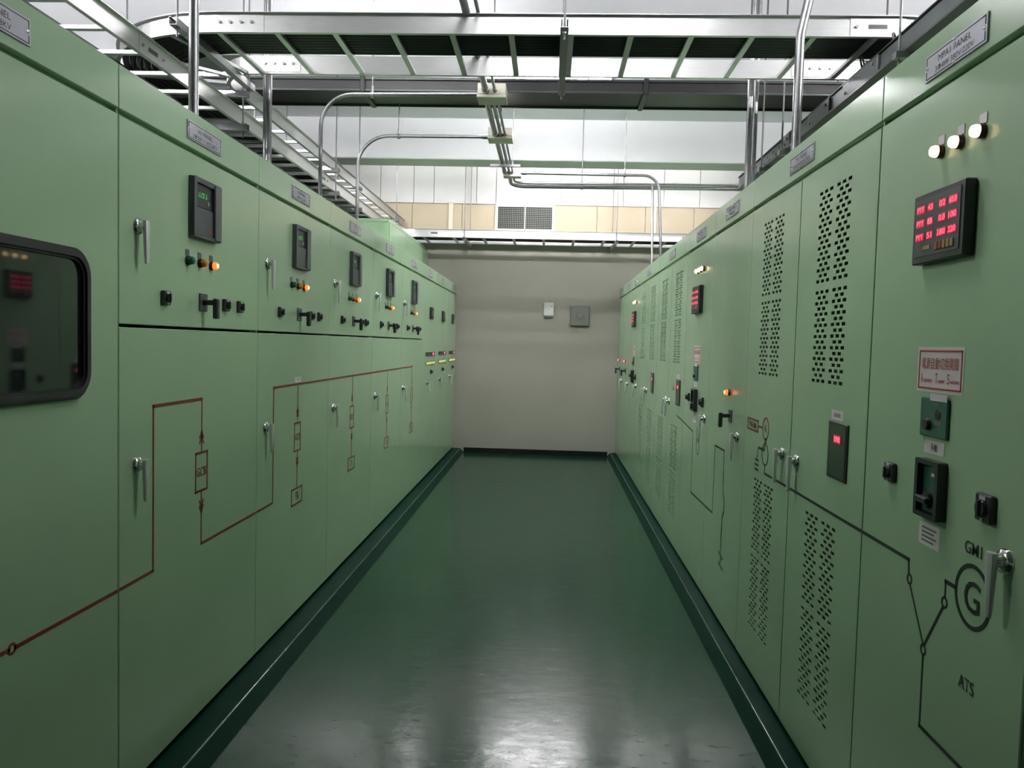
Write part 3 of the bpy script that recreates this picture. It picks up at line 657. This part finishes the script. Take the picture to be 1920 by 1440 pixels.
def tray(label): return tag(empty('cable_tray', (0, 0, 0)), label, 'cable tray', 'ladder cable trays overhead')
t = tray('straight ladder cable tray crossing the aisle overhead, nearest')
link('side_rail', rail_mesh([(BXL, YN, ZU), (BXR, YN, ZU)], 1), 'alu', t); link('side_rail', rail_mesh([(BXL, YF, ZU), (BXR, YF, ZU)], -1), 'alu', t)
for k in range(12):
    x = -1.815 + 0.3135 * k
    if x < BXR: rung(t, (x, YN + 0.003, ZU), (x, YF - 0.003, ZU))
m = MB()
for x0, yy, sg in ((BXL - 0.13, YN, -1), (1.46, YN, -1), (BXL - 0.02, YF, 1), (1.42, YF, 1)): pass
sp = link('splice_plate', MB().box(1.50, 1.78, YN - 0.006, YN - 0.0025, ZU + 0.008, ZU + 0.098).mesh('splice_plate', False), 'alu', t)
bolts(sp, [(1.53, YN - 0.006, ZU + 0.056), (1.75, YN - 0.006, ZU + 0.056)], (0, -1, 0))
link('slot_mark', MB().box(1.59, 1.685, YN - 0.0072, YN - 0.006, ZU + 0.045, ZU + 0.067).mesh('slot_mark', False), 'steel_dark', sp)
sp = link('splice_plate', MB().box(BXL - 0.02, BXL + 0.26, YN - 0.005, YN - 0.0025, ZU + 0.006, ZU + 0.100).mesh('splice_plate', False), 'alu', t)
bolts(sp, [(BXL + 0.02 + 0.058 * k, YN - 0.005, ZU + 0.060) for k in range(4)], (0, -1, 0))
for x0 in (BXL + 0.02, 1.42):
    sp = link('splice_plate', MB().box(x0 - 0.03, x0 + 0.24, YF - 0.006, YF - 0.0025, ZU + 0.010, ZU + 0.098).mesh('splice_plate', False), 'alu', t)
    bolts(sp, [(x0 + 0.02 + 0.058 * k, YF - 0.006, ZU + 0.060) for k in range(4)], (0, -1, 0))
t = tray('curved ladder tray bend at the upper left, turning away from the cross tray')
link('side_rail', rail_mesh(arc(BXL, BY, BY - YN, -PI / 2, -PI, ZU, 20), -1), 'alu', t)
link('side_rail', rail_mesh(arc(BXL, BY, BY - YF, -PI / 2, -PI, ZU, 14), 1), 'alu', t)
for a in (0.30, 0.80, 1.30):
    d = Vector((-math.sin(a), -math.cos(a), 0)); c0 = Vector((BXL, BY, ZU)); rung(t, c0 + d * (BY - YN - 0.004), c0 + d * (BY - YF + 0.004))
t = tray('curved ladder tray bend at the upper right, half hidden by the cabinets')
link('side_rail', rail_mesh(arc(BXR, BY, BY - YN, -PI / 2, 0, ZU, 20), 1), 'alu', t)
link('side_rail', rail_mesh(arc(BXR, BY, BY - YF, -PI / 2, 0, ZU, 14), -1), 'alu', t)
for a in (0.30, 0.80, 1.30):
    d = Vector((math.sin(a), -math.cos(a), 0)); c0 = Vector((BXR, BY, ZU)); rung(t, c0 + d * (BY - YN - 0.004), c0 + d * (BY - YF + 0.004))
t = tray('upper straight ladder tray running along above the left cabinets')
link('side_rail', rail_mesh([(XI, BY, ZU), (XI, YW - 0.02, ZU)], 1), 'alu', t); link('side_rail', rail_mesh([(XO, BY, ZU), (XO, YW - 0.02, ZU)], -1), 'alu', t)
for k in range(20): rung(t, (XI - 0.003, BY + 0.14 + 0.308 * k, ZU), (XO + 0.003, BY + 0.14 + 0.308 * k, ZU))
sp = link('splice_plate', MB().box(XI + 0.0025, XI + 0.006, 8.30, 8.56, ZU + 0.008, ZU + 0.098).mesh('splice_plate', False), 'alu', t)
bolts(sp, [(XI + 0.006, 8.33 + 0.065 * k, ZU + 0.056) for k in range(4)], (1, 0, 0))
t = tray('lower straight ladder tray along the left cabinets, under the upper one')
link('side_rail', rail_mesh([(-2.10, 1.2, ZLo), (-2.10, FN - 0.30, ZLo)], 1), 'alu', t); link('side_rail', rail_mesh([(-2.71, 1.2, ZLo), (-2.71, FF - 0.2, ZLo)], -1), 'alu', t)
for k in range(28): rung(t, (-2.103, 1.44 + 0.305 * k, ZLo), (-2.707, 1.44 + 0.305 * k, ZLo))
for y0 in (3.86, 6.90):
    sp = link('splice_plate', MB().box(-2.0975, -2.094, y0, y0 + 0.27, ZLo + 0.008, ZLo + 0.098).mesh('splice_plate', False), 'alu', t)
    bolts(sp, [(-2.094, y0 + 0.03, ZLo + 0.056), (-2.094, y0 + 0.24, ZLo + 0.056)], (1, 0, 0))
    link('slot_mark', MB().box(-2.094, -2.0928, y0 + 0.09, y0 + 0.18, ZLo + 0.045, ZLo + 0.067).mesh('slot_mark', False), 'steel_dark', sp)
t = tray('far ladder tray across the aisle in front of the end wall, below the grille')
link('side_rail', rail_mesh(arc(-1.80, FN - 0.30, 0.30, PI, PI / 2, ZLo, 10) + [(RR - 0.1, FN, ZLo)], 1), 'alu', t)
link('side_rail', rail_mesh([(-2.71, FF - 0.2, ZLo), (-2.71, FF, ZLo), (RR - 0.1, FF, ZLo)], -1), 'alu', t)
for k in range(15): rung(t, (-1.74 + 0.405 * k, FN + 0.003, ZLo), (-1.74 + 0.405 * k, FF - 0.003, ZLo), 0.035)
for x0 in (-1.72, 1.62):
    sp = link('splice_plate', MB().box(x0, x0 + 0.27, FN - 0.006, FN - 0.0025, ZLo + 0.008, ZLo + 0.098).mesh('splice_plate', False), 'alu', t)
    link('slot_mark', MB().box(x0 + 0.09, x0 + 0.18, FN - 0.0075, FN - 0.006, ZLo + 0.045, ZLo + 0.067).mesh('slot_mark', False), 'steel_dark', sp)

# cables lying in the trays, each one its own thing
def cable(path, r, label, grp, m='cable_black', n=8):
    return tag(link('power_cable', MB().tube(path, r, n).mesh('power_cable'), m), label, 'cable', grp)
for k in range(9):
    y = YN + 0.030 + 0.0395 * k; r = BY - y
    cable([(BXR + r, YW - 0.4, ZU + 0.040)] + arc(BXR, BY, r, 0, -PI / 2, ZU + 0.040, 12) + arc(BXL, BY, r, -PI / 2, -PI, ZU + 0.040, 12) + [(BXL - r, YW - 0.3, ZU + 0.040)], 0.0185, 'black power cable lying along the near side of the cross tray', 'cables in the upper tray')
for k in range(9):
    x = -2.685 + 0.040 * k
    cable([(x, 1.25, ZLo + 0.040), (x, FF - 0.05, ZLo + 0.040)], 0.0185, 'black power cable lying in the lower left tray', 'cables in the lower left tray')
for k in range(9):
    y = FN + 0.05 + 0.052 * k
    cable([(-2.0, y, ZLo + 0.042), (RR - 0.2, y, ZLo + 0.042)], 0.020, 'black power cable lying in the far tray', 'cables in the far tray')
for k in range(10):                                           # thin wires looping out of the right trunking up to the tray
    y = 3.72 + 0.085 * k; x = 1.66 + random.uniform(-0.03, 0.05); q = random.uniform(-0.03, 0.04)
    p = bend([(x, y, 3.042), (x - 0.02, y + 0.02, 3.13 + q), (x + 0.02, y + 0.10, 3.17 + q), (x + 0.10, y + 0.16, 3.045)], 0.03, 4)
    cable(p, 0.005, 'thin pale wire looping over the right trunking below the tray bend', 'wires over the right trunking', 'wire_tan', 6)

# trapeze hangers: strut on threaded rods
def hanger(p0, p1, rods, label, strut=0.041, ztop=ZC, upper=None):
    h = tag(empty('trapeze_hanger', (0, 0, 0)), label, 'hanger', 'strut hangers of the cable trays')
    def st(a, b):
        a = Vector(a); b = Vector(b); d = (b - a).normalized(); n = Vector((-d.y, d.x, 0)); s_ = strut / 2; t_ = 0.003
        sec = [(-s_, -strut), (s_, -strut), (s_, 0), (s_ - 0.010, 0), (s_ - 0.010, -t_), (s_ - t_, -t_), (s_ - t_, -strut + t_), (-s_ + t_, -strut + t_), (-s_ + t_, -t_), (-s_ + 0.010, -t_), (-s_ + 0.010, 0), (-s_, 0)]
        link('strut', MB().sweep(sec, [a, b]).mesh('strut', False), 'zinc', h)
    st(p0, p1)
    if upper: st(*upper)
    for x, y in rods:
        link('threaded_rod', MB().cyl((x, y, p0[2] - 0.085), (x, y, ztop - 0.002), 0.006, 8).mesh('threaded_rod'), 'rod_steel', h)
        for z in [p0[2]] + ([upper[0][2]] if upper else []):
            link('nut', MB().cyl((x, y, z - strut - 0.012), (x, y, z - strut), 0.011, 6).mesh('nut', False), 'zinc', h)
for x, lb in ((-1.96, 'strut hanger under the left bend of the cross tray'), (0.03, 'strut hanger under the middle of the cross tray'), (2.00, 'strut hanger under the right end of the cross tray')):
    hanger((x, YN - 0.22, ZU - 0.001), (x, YF + 0.22, ZU - 0.001), [(x, YN - 0.17), (x, YF + 0.17)], lb)
for k, (y, lb) in enumerate(((5.10, 'double strut hanger of the left trays, nearest, by the bend'), (7.32, 'double strut hanger of the left trays, second from the bend'), (8.20, 'double strut hanger of the left trays, third from the bend'), (10.22, ''))):
    if k == 3: hanger((-2.90, y, ZU - 0.001), (-2.03, y, ZU - 0.001), [(-2.065, y), (-2.85, y)], 'single strut hanger of the upper left tray, by the end wall'); continue
    hanger((-2.90, y, ZLo - 0.001), (-2.03, y, ZLo - 0.001), [(-2.065, y), (-2.85, y)], lb, upper=((-2.90, y, ZU - 0.001), (-2.03, y, ZU - 0.001)))
for x, lb in ((-1.17, 'strut hanger of the far tray, left of the grille'), (0.84, 'strut hanger of the far tray, right of the grille')):
    hanger((x, FN - 0.13, ZLo - 0.001), (x, FF + 0.08, ZLo - 0.001), [(x, FN - 0.07), (x, FF + 0.05)], lb)

# ================================================================ bus ducts
b = tag(empty('bus_duct', (0, 0, 0)), 'dark grey flat bus duct crossing the aisle under the concrete beam', 'bus duct')
link('casing', MB().box(-4.4, 3.6, 6.24, 6.62, 3.585, 3.665, 0.004).mesh('casing', False), 'duct_grey', b)
for y, nm in ((6.225, 0), (6.62, 1)):
    link('flange', MB().box(-4.4, 3.6, y, y + 0.018, 3.570, 3.590, 0.003).box(-4.4, 3.6, y, y + 0.018, 3.660, 3.680, 0.003).mesh('flange', False), 'steel_dark', b)
for x in (-1.55, 0.70, 2.4): link('joint_collar', MB().box(x - 0.02, x + 0.02, 6.215, 6.645, 3.562, 3.688, 0.004).mesh('joint_collar', False), 'duct_grey', b)
for x in (-2.4, 0.25, 2.2): link('threaded_rod', MB().cyl((x, 6.30, 3.66), (x, 6.30, 3.749), 0.006, 8).mesh('threaded_rod'), 'rod_steel', b)
b = tag(empty('cable_trunking', (0, 0, 0)), 'dark grey covered cable trunking running over the right cabinets', 'trunking')
link('casing', MB().box(1.56, 1.90, 1.3, 6.70, 2.94, 3.032, 0.004).mesh('casing', False), 'tray_grey', b)
link('bottom_lip', MB().box(1.535, 1.92, 1.3, 6.70, 2.925, 2.94, 0.002).mesh('bottom_lip', False), 'steel_dark', b)
link('top_lip', MB().box(1.55, 1.91, 1.3, 6.70, 3.032, 3.040, 0.002).mesh('top_lip', False), 'steel_dark', b)
for y0, y1 in ((3.9, 4.35), (4.55, 4.92), (5.28, 5.42), (2.6, 3.0)):
    cp = link('cover_plate', MB().box(1.545, 1.56, y0, y1, 2.945, 3.028, 0.003).mesh('cover_plate', False), 'tray_grey', b)
    bolts(cp, [(1.545, y0 + 0.05, 3.0), (1.545, y1 - 0.05, 2.97)], (-1, 0, 0))
for k in range(12): link('knockout', cached(('knockout',), lambda: MB().box(1.5565, 1.56, -0.010, 0.010, -0.008, 0.008), False), 'steel_dark', b, (0, 5.48 + 0.075 * k, 2.965 + 0.035 * (k % 2)))
for y in (1.7, 3.6, 5.35, 5.85):
    link('bracket', MB().box(1.50, 1.95, y - 0.02, y + 0.02, 2.897, 2.925).mesh('bracket', False), 'zinc', b)
    link('threaded_rod', MB().cyl((1.52, y, 2.86), (1.52, y, (ZC if y < 5.9 else 3.75) - 0.002), 0.006, 8).mesh('threaded_rod'), 'rod_steel', b)

# ================================================================ conduits and pull boxes
def conduit(pts, r, label, rad=0.2, m='zinc', grp='steel conduits', clamps=(), couplings=()):
    c = tag(empty('conduit', (0, 0, 0)), label, 'conduit', grp)
    link('pipe', MB().tube(bend(pts, rad, 8) if len(pts) > 2 else pts, r, 14).mesh('pipe'), m, c)
    for p, ax in clamps:
        p = Vector(p); a = Vector(ax)
        link('clamp', MB().cyl(p - a * 0.012, p + a * 0.012, r + 0.008, 10).cyl(p + Vector((0, 0, r)), p + Vector((0, 0, r + 0.05)), 0.010, 6).mesh('clamp'), 'zinc', c)
        link('threaded_rod', MB().cyl(p + Vector((0, 0, r + 0.04)), (p.x, p.y, 3.568 if 6.2 < p.y < 6.65 else ZC - 0.002), 0.005, 8).mesh('threaded_rod'), 'rod_steel', c)
    for p, ax in couplings:
        p = Vector(p); a = Vector(ax)
        link('coupling', MB().cyl(p - a * 0.025, p + a * 0.025, r + 0.005, 12).mesh('coupling'), 'zinc', c)
    return c
ZP = 3.285
def box(x0, x1, y0, y1, z0, z1, label):
    b = tag(empty('pull_box', (0, 0, 0)), label, 'junction box', 'ivory pull boxes under the ceiling')
    link('body', MB().box(x0, x1, y0, y1, z0 + 0.022, z1, 0.004).mesh('body', False), 'ivory', b)
    link('lid', MB().box(x0 - 0.004, x1 + 0.004, y0 - 0.004, y1 + 0.004, z0, z0 + 0.022, 0.003).mesh('lid', False), 'ivory', b)
    for sx in (x0 + 0.015, x1 - 0.015):
        for sy in (y0 + 0.02, y1 - 0.02): link('screw', MB().cyl((sx, sy, z0 - 0.002), (sx, sy, z0), 0.004, 8).mesh('screw'), 'zinc', b)
    link('threaded_rod', MB().cyl(((x0 + x1) / 2, (y0 + y1) / 2, z1), ((x0 + x1) / 2, (y0 + y1) / 2, 3.568 if 6.2 < (y0 + y1) / 2 < 6.65 else ZC - 0.002), 0.005, 8).mesh('threaded_rod'), 'rod_steel', b)
box(-0.545, -0.350, 5.40, 5.57, 3.272, 3.370, 'ivory pull box nearest, in front of the dark bus duct')
box(-0.560, -0.360, 6.50, 6.67, 3.282, 3.376, 'ivory pull box in the middle of the conduit run')
box(-0.515, -0.345, 7.95, 8.06, 3.285, 3.383, 'ivory pull box farthest, in front of the bright end wall')
XA, XB2, XC2 = -0.488, -0.425, -0.395
for x, r, z, n1 in ((XA, 0.021, 3.318, 'thick'), (XB2, 0.010, 3.318, 'thin')):
    conduit([(x, -1.0, z), (x, 5.40, z)], r, n1 + ' steel conduit passing over the cross tray to the nearest pull box', couplings=[((x, 5.38, z), (0, 1, 0))])
for x, r, n1 in ((-0.500, 0.021, 'thick left'), (-0.455, 0.014, 'middle'), (-0.420, 0.010, 'thin right')):
    conduit([(x, 5.57, 3.318), (x, 6.50, 3.318)], r, n1 + ' steel conduit between the nearest and the middle pull box', couplings=[((x, 6.48, 3.318), (0, 1, 0))])
    conduit([(x - 0.005, 6.67, 3.330), (x - 0.005, 7.95, 3.330)], r, n1 + ' steel conduit between the middle and the farthest pull box', couplings=[((x - 0.005, 7.93, 3.33), (0, 1, 0))])
tag(link('conduit_strut', MB().box(-0.62, -0.33, 7.52, 7.56, 3.285, 3.307).mesh('conduit_strut', False), 'zinc'), 'short strut under the three conduits before the farthest pull box', 'strut')
conduit([(-1.640, 5.42, 2.40), (-1.640, 5.42, ZP), (-0.545, 5.42, ZP + 0.012)], 0.0135, 'steel conduit rising from the left cabinets and bending to the nearest pull box', 0.22, clamps=[((-1.28, 5.42, ZP), (1, 0, 0))])
conduit([(-1.655, 6.52, 2.40), (-1.655, 6.52, ZP + 0.008), (-0.560, 6.52, ZP + 0.014)], 0.0135, 'steel conduit rising from the left cabinets and bending to the middle pull box', 0.26, clamps=[((-1.31, 6.52, ZP + 0.008), (1, 0, 0))], couplings=[((-0.585, 6.52, ZP + 0.014), (1, 0, 0))])
conduit([(-0.345, 8.02, 3.335), (1.07, 8.10, 3.345), (1.13, 8.10, 2.40)], 0.014, 'steel conduit from the farthest pull box bending down to the right cabinets', 0.16, clamps=[((0.72, 8.08, 3.343), (1, 0, 0))], couplings=[((-0.31, 8.02, 3.335), (1, 0, 0))])
conduit([(1.06, 8.45, 3.32), (1.035, 8.30, 3.30), (1.035, 8.10, 2.40)], 0.013, 'second steel conduit dropping to the right cabinets beside the bent one', 0.05)
conduit([(-0.462, 8.06, 3.32), (-0.462, 8.52, 3.30), (2.3, 8.46, 3.30)], 0.021, 'thick steel conduit turning right behind the farthest pull box', 0.16, clamps=[((0.30, 8.50, 3.30), (1, 0, 0))])
conduit([(-0.425, 8.06, 3.325), (-0.425, 8.46, 3.325), (2.3, 8.41, 3.325)], 0.012, 'thin steel conduit turning right behind the farthest pull box', 0.12)
VG = 'upright steel conduits on the cabinet tops'
conduit([(-1.60, 3.40, 2.40), (-1.60, 3.40, 3.15), (-1.63, 3.40, 3.7), (-1.63, 3.40, ZC - 0.002)], 0.022, 'bright upright conduit on the left, standing before the tray bend', 0.3, grp=VG)
conduit([(-1.82, 4.90, 2.40), (-1.82, 4.90, ZC - 0.002)], 0.021, 'bright upright conduit on the left, rising behind the cross tray', grp=VG)
conduit([(-1.87, 4.98, 2.40), (-1.87, 4.98, ZC - 0.002)], 0.015, 'thinner upright conduit close behind the left bright one', grp=VG)
conduit([(1.18, 3.92, 2.40), (1.18, 3.92, 3.12), (1.215, 3.92, 3.30), (1.215, 3.92, ZC - 0.002)], 0.022, 'bright upright conduit on the right, standing before the cross tray', 0.3, grp=VG)
conduit([(1.195, 4.92, 2.40), (1.195, 4.92, ZC - 0.002)], 0.019, 'bright upright conduit on the right, rising behind the cross tray', grp=VG)
conduit([(1.240, 4.96, 2.40), (1.240, 4.96, ZC - 0.002)], 0.013, 'thinner upright conduit close beside the right bright one', grp=VG)

# ================================================================ fluorescent lamps
def fluoro(x, y, z, label, power, L=1.22):
    tm = 'tube_light_%d' % round(power * 100)             # tube strength set lamp by lamp to balance the light
    if tm not in MT: mat(tm, (1.0, 0.98, 1.0), 0.4, var=0.0, emit=TUBE * power)
    f = tag(empty('fluorescent_lamp', (x, y, z)), label, 'lamp', 'twin-tube fluorescent lamps')
    link('housing', cached(('housing', L), lambda: MB().prism([(-0.04, 0.07), (0.04, 0.07), (0.055, 0.028), (-0.055, 0.028)], -L / 2, L / 2), False), 'lamp_white', f).rotation_euler = (0, 0, PI / 2)
    for s_ in (-1, 1):
        link('tube', cached(('tube', L, tm), lambda: MB().cyl((-L / 2 + 0.03, 0, 0), (L / 2 - 0.03, 0, 0), 0.016, 8)), tm, f, (0, s_ * 0.055, 0.0))
        link('end_cap', cached(('end_cap',), lambda: MB().box(-0.015, 0.015, -0.085, 0.085, -0.02, 0.03, 0.003), False), 'lamp_white', f, (s_ * (L / 2 - 0.015), 0, 0))
        link('stem', cached(('stem', round(z, 3)), lambda: MB().cyl((0, 0, 0.05), (0, 0, ZC - z), 0.008, 8)), 'lamp_white', f, (s_ * 0.4, 0, 0))
ZF = 3.966
T_ = 'twin-tube fluorescent lamp '
LAMPS = ((0.2, 2.9, ZF, 0.84, 'over the aisle before the cross tray'), (-0.1, 7.0, ZF, 2.7, 'over the aisle behind the bus duct'), (-0.05, 9.90, 3.865, 1.15, 'over the aisle behind the far beam'),
         (-3.5, 2.9, ZF, 3.2, 'beyond the left cabinets, nearest'), (-3.5, 7.0, ZF, 1.0, 'seen through the left trays between the two beams'), (3.2, 2.9, ZF, 3.5, 'beyond the right cabinets, nearest'),
         (3.2, 7.0, ZF, 0.8, 'beyond the right cabinets between the two beams'), (1.70, 9.90, 3.865, 0.6, 'above the right cabinets behind the far beam'), (-2.1, 9.90, 3.865, 0.35, 'above the left trays by the end wall'), (-1.2, 5.1, ZF, 0.5, 'added out of view above the cross tray to brighten the near beam'))  # the last is an added, unseen lamp that brightens the near beam
for x, y, z, k, lb in LAMPS:
    fluoro(x, y, z, T_ + lb, k)
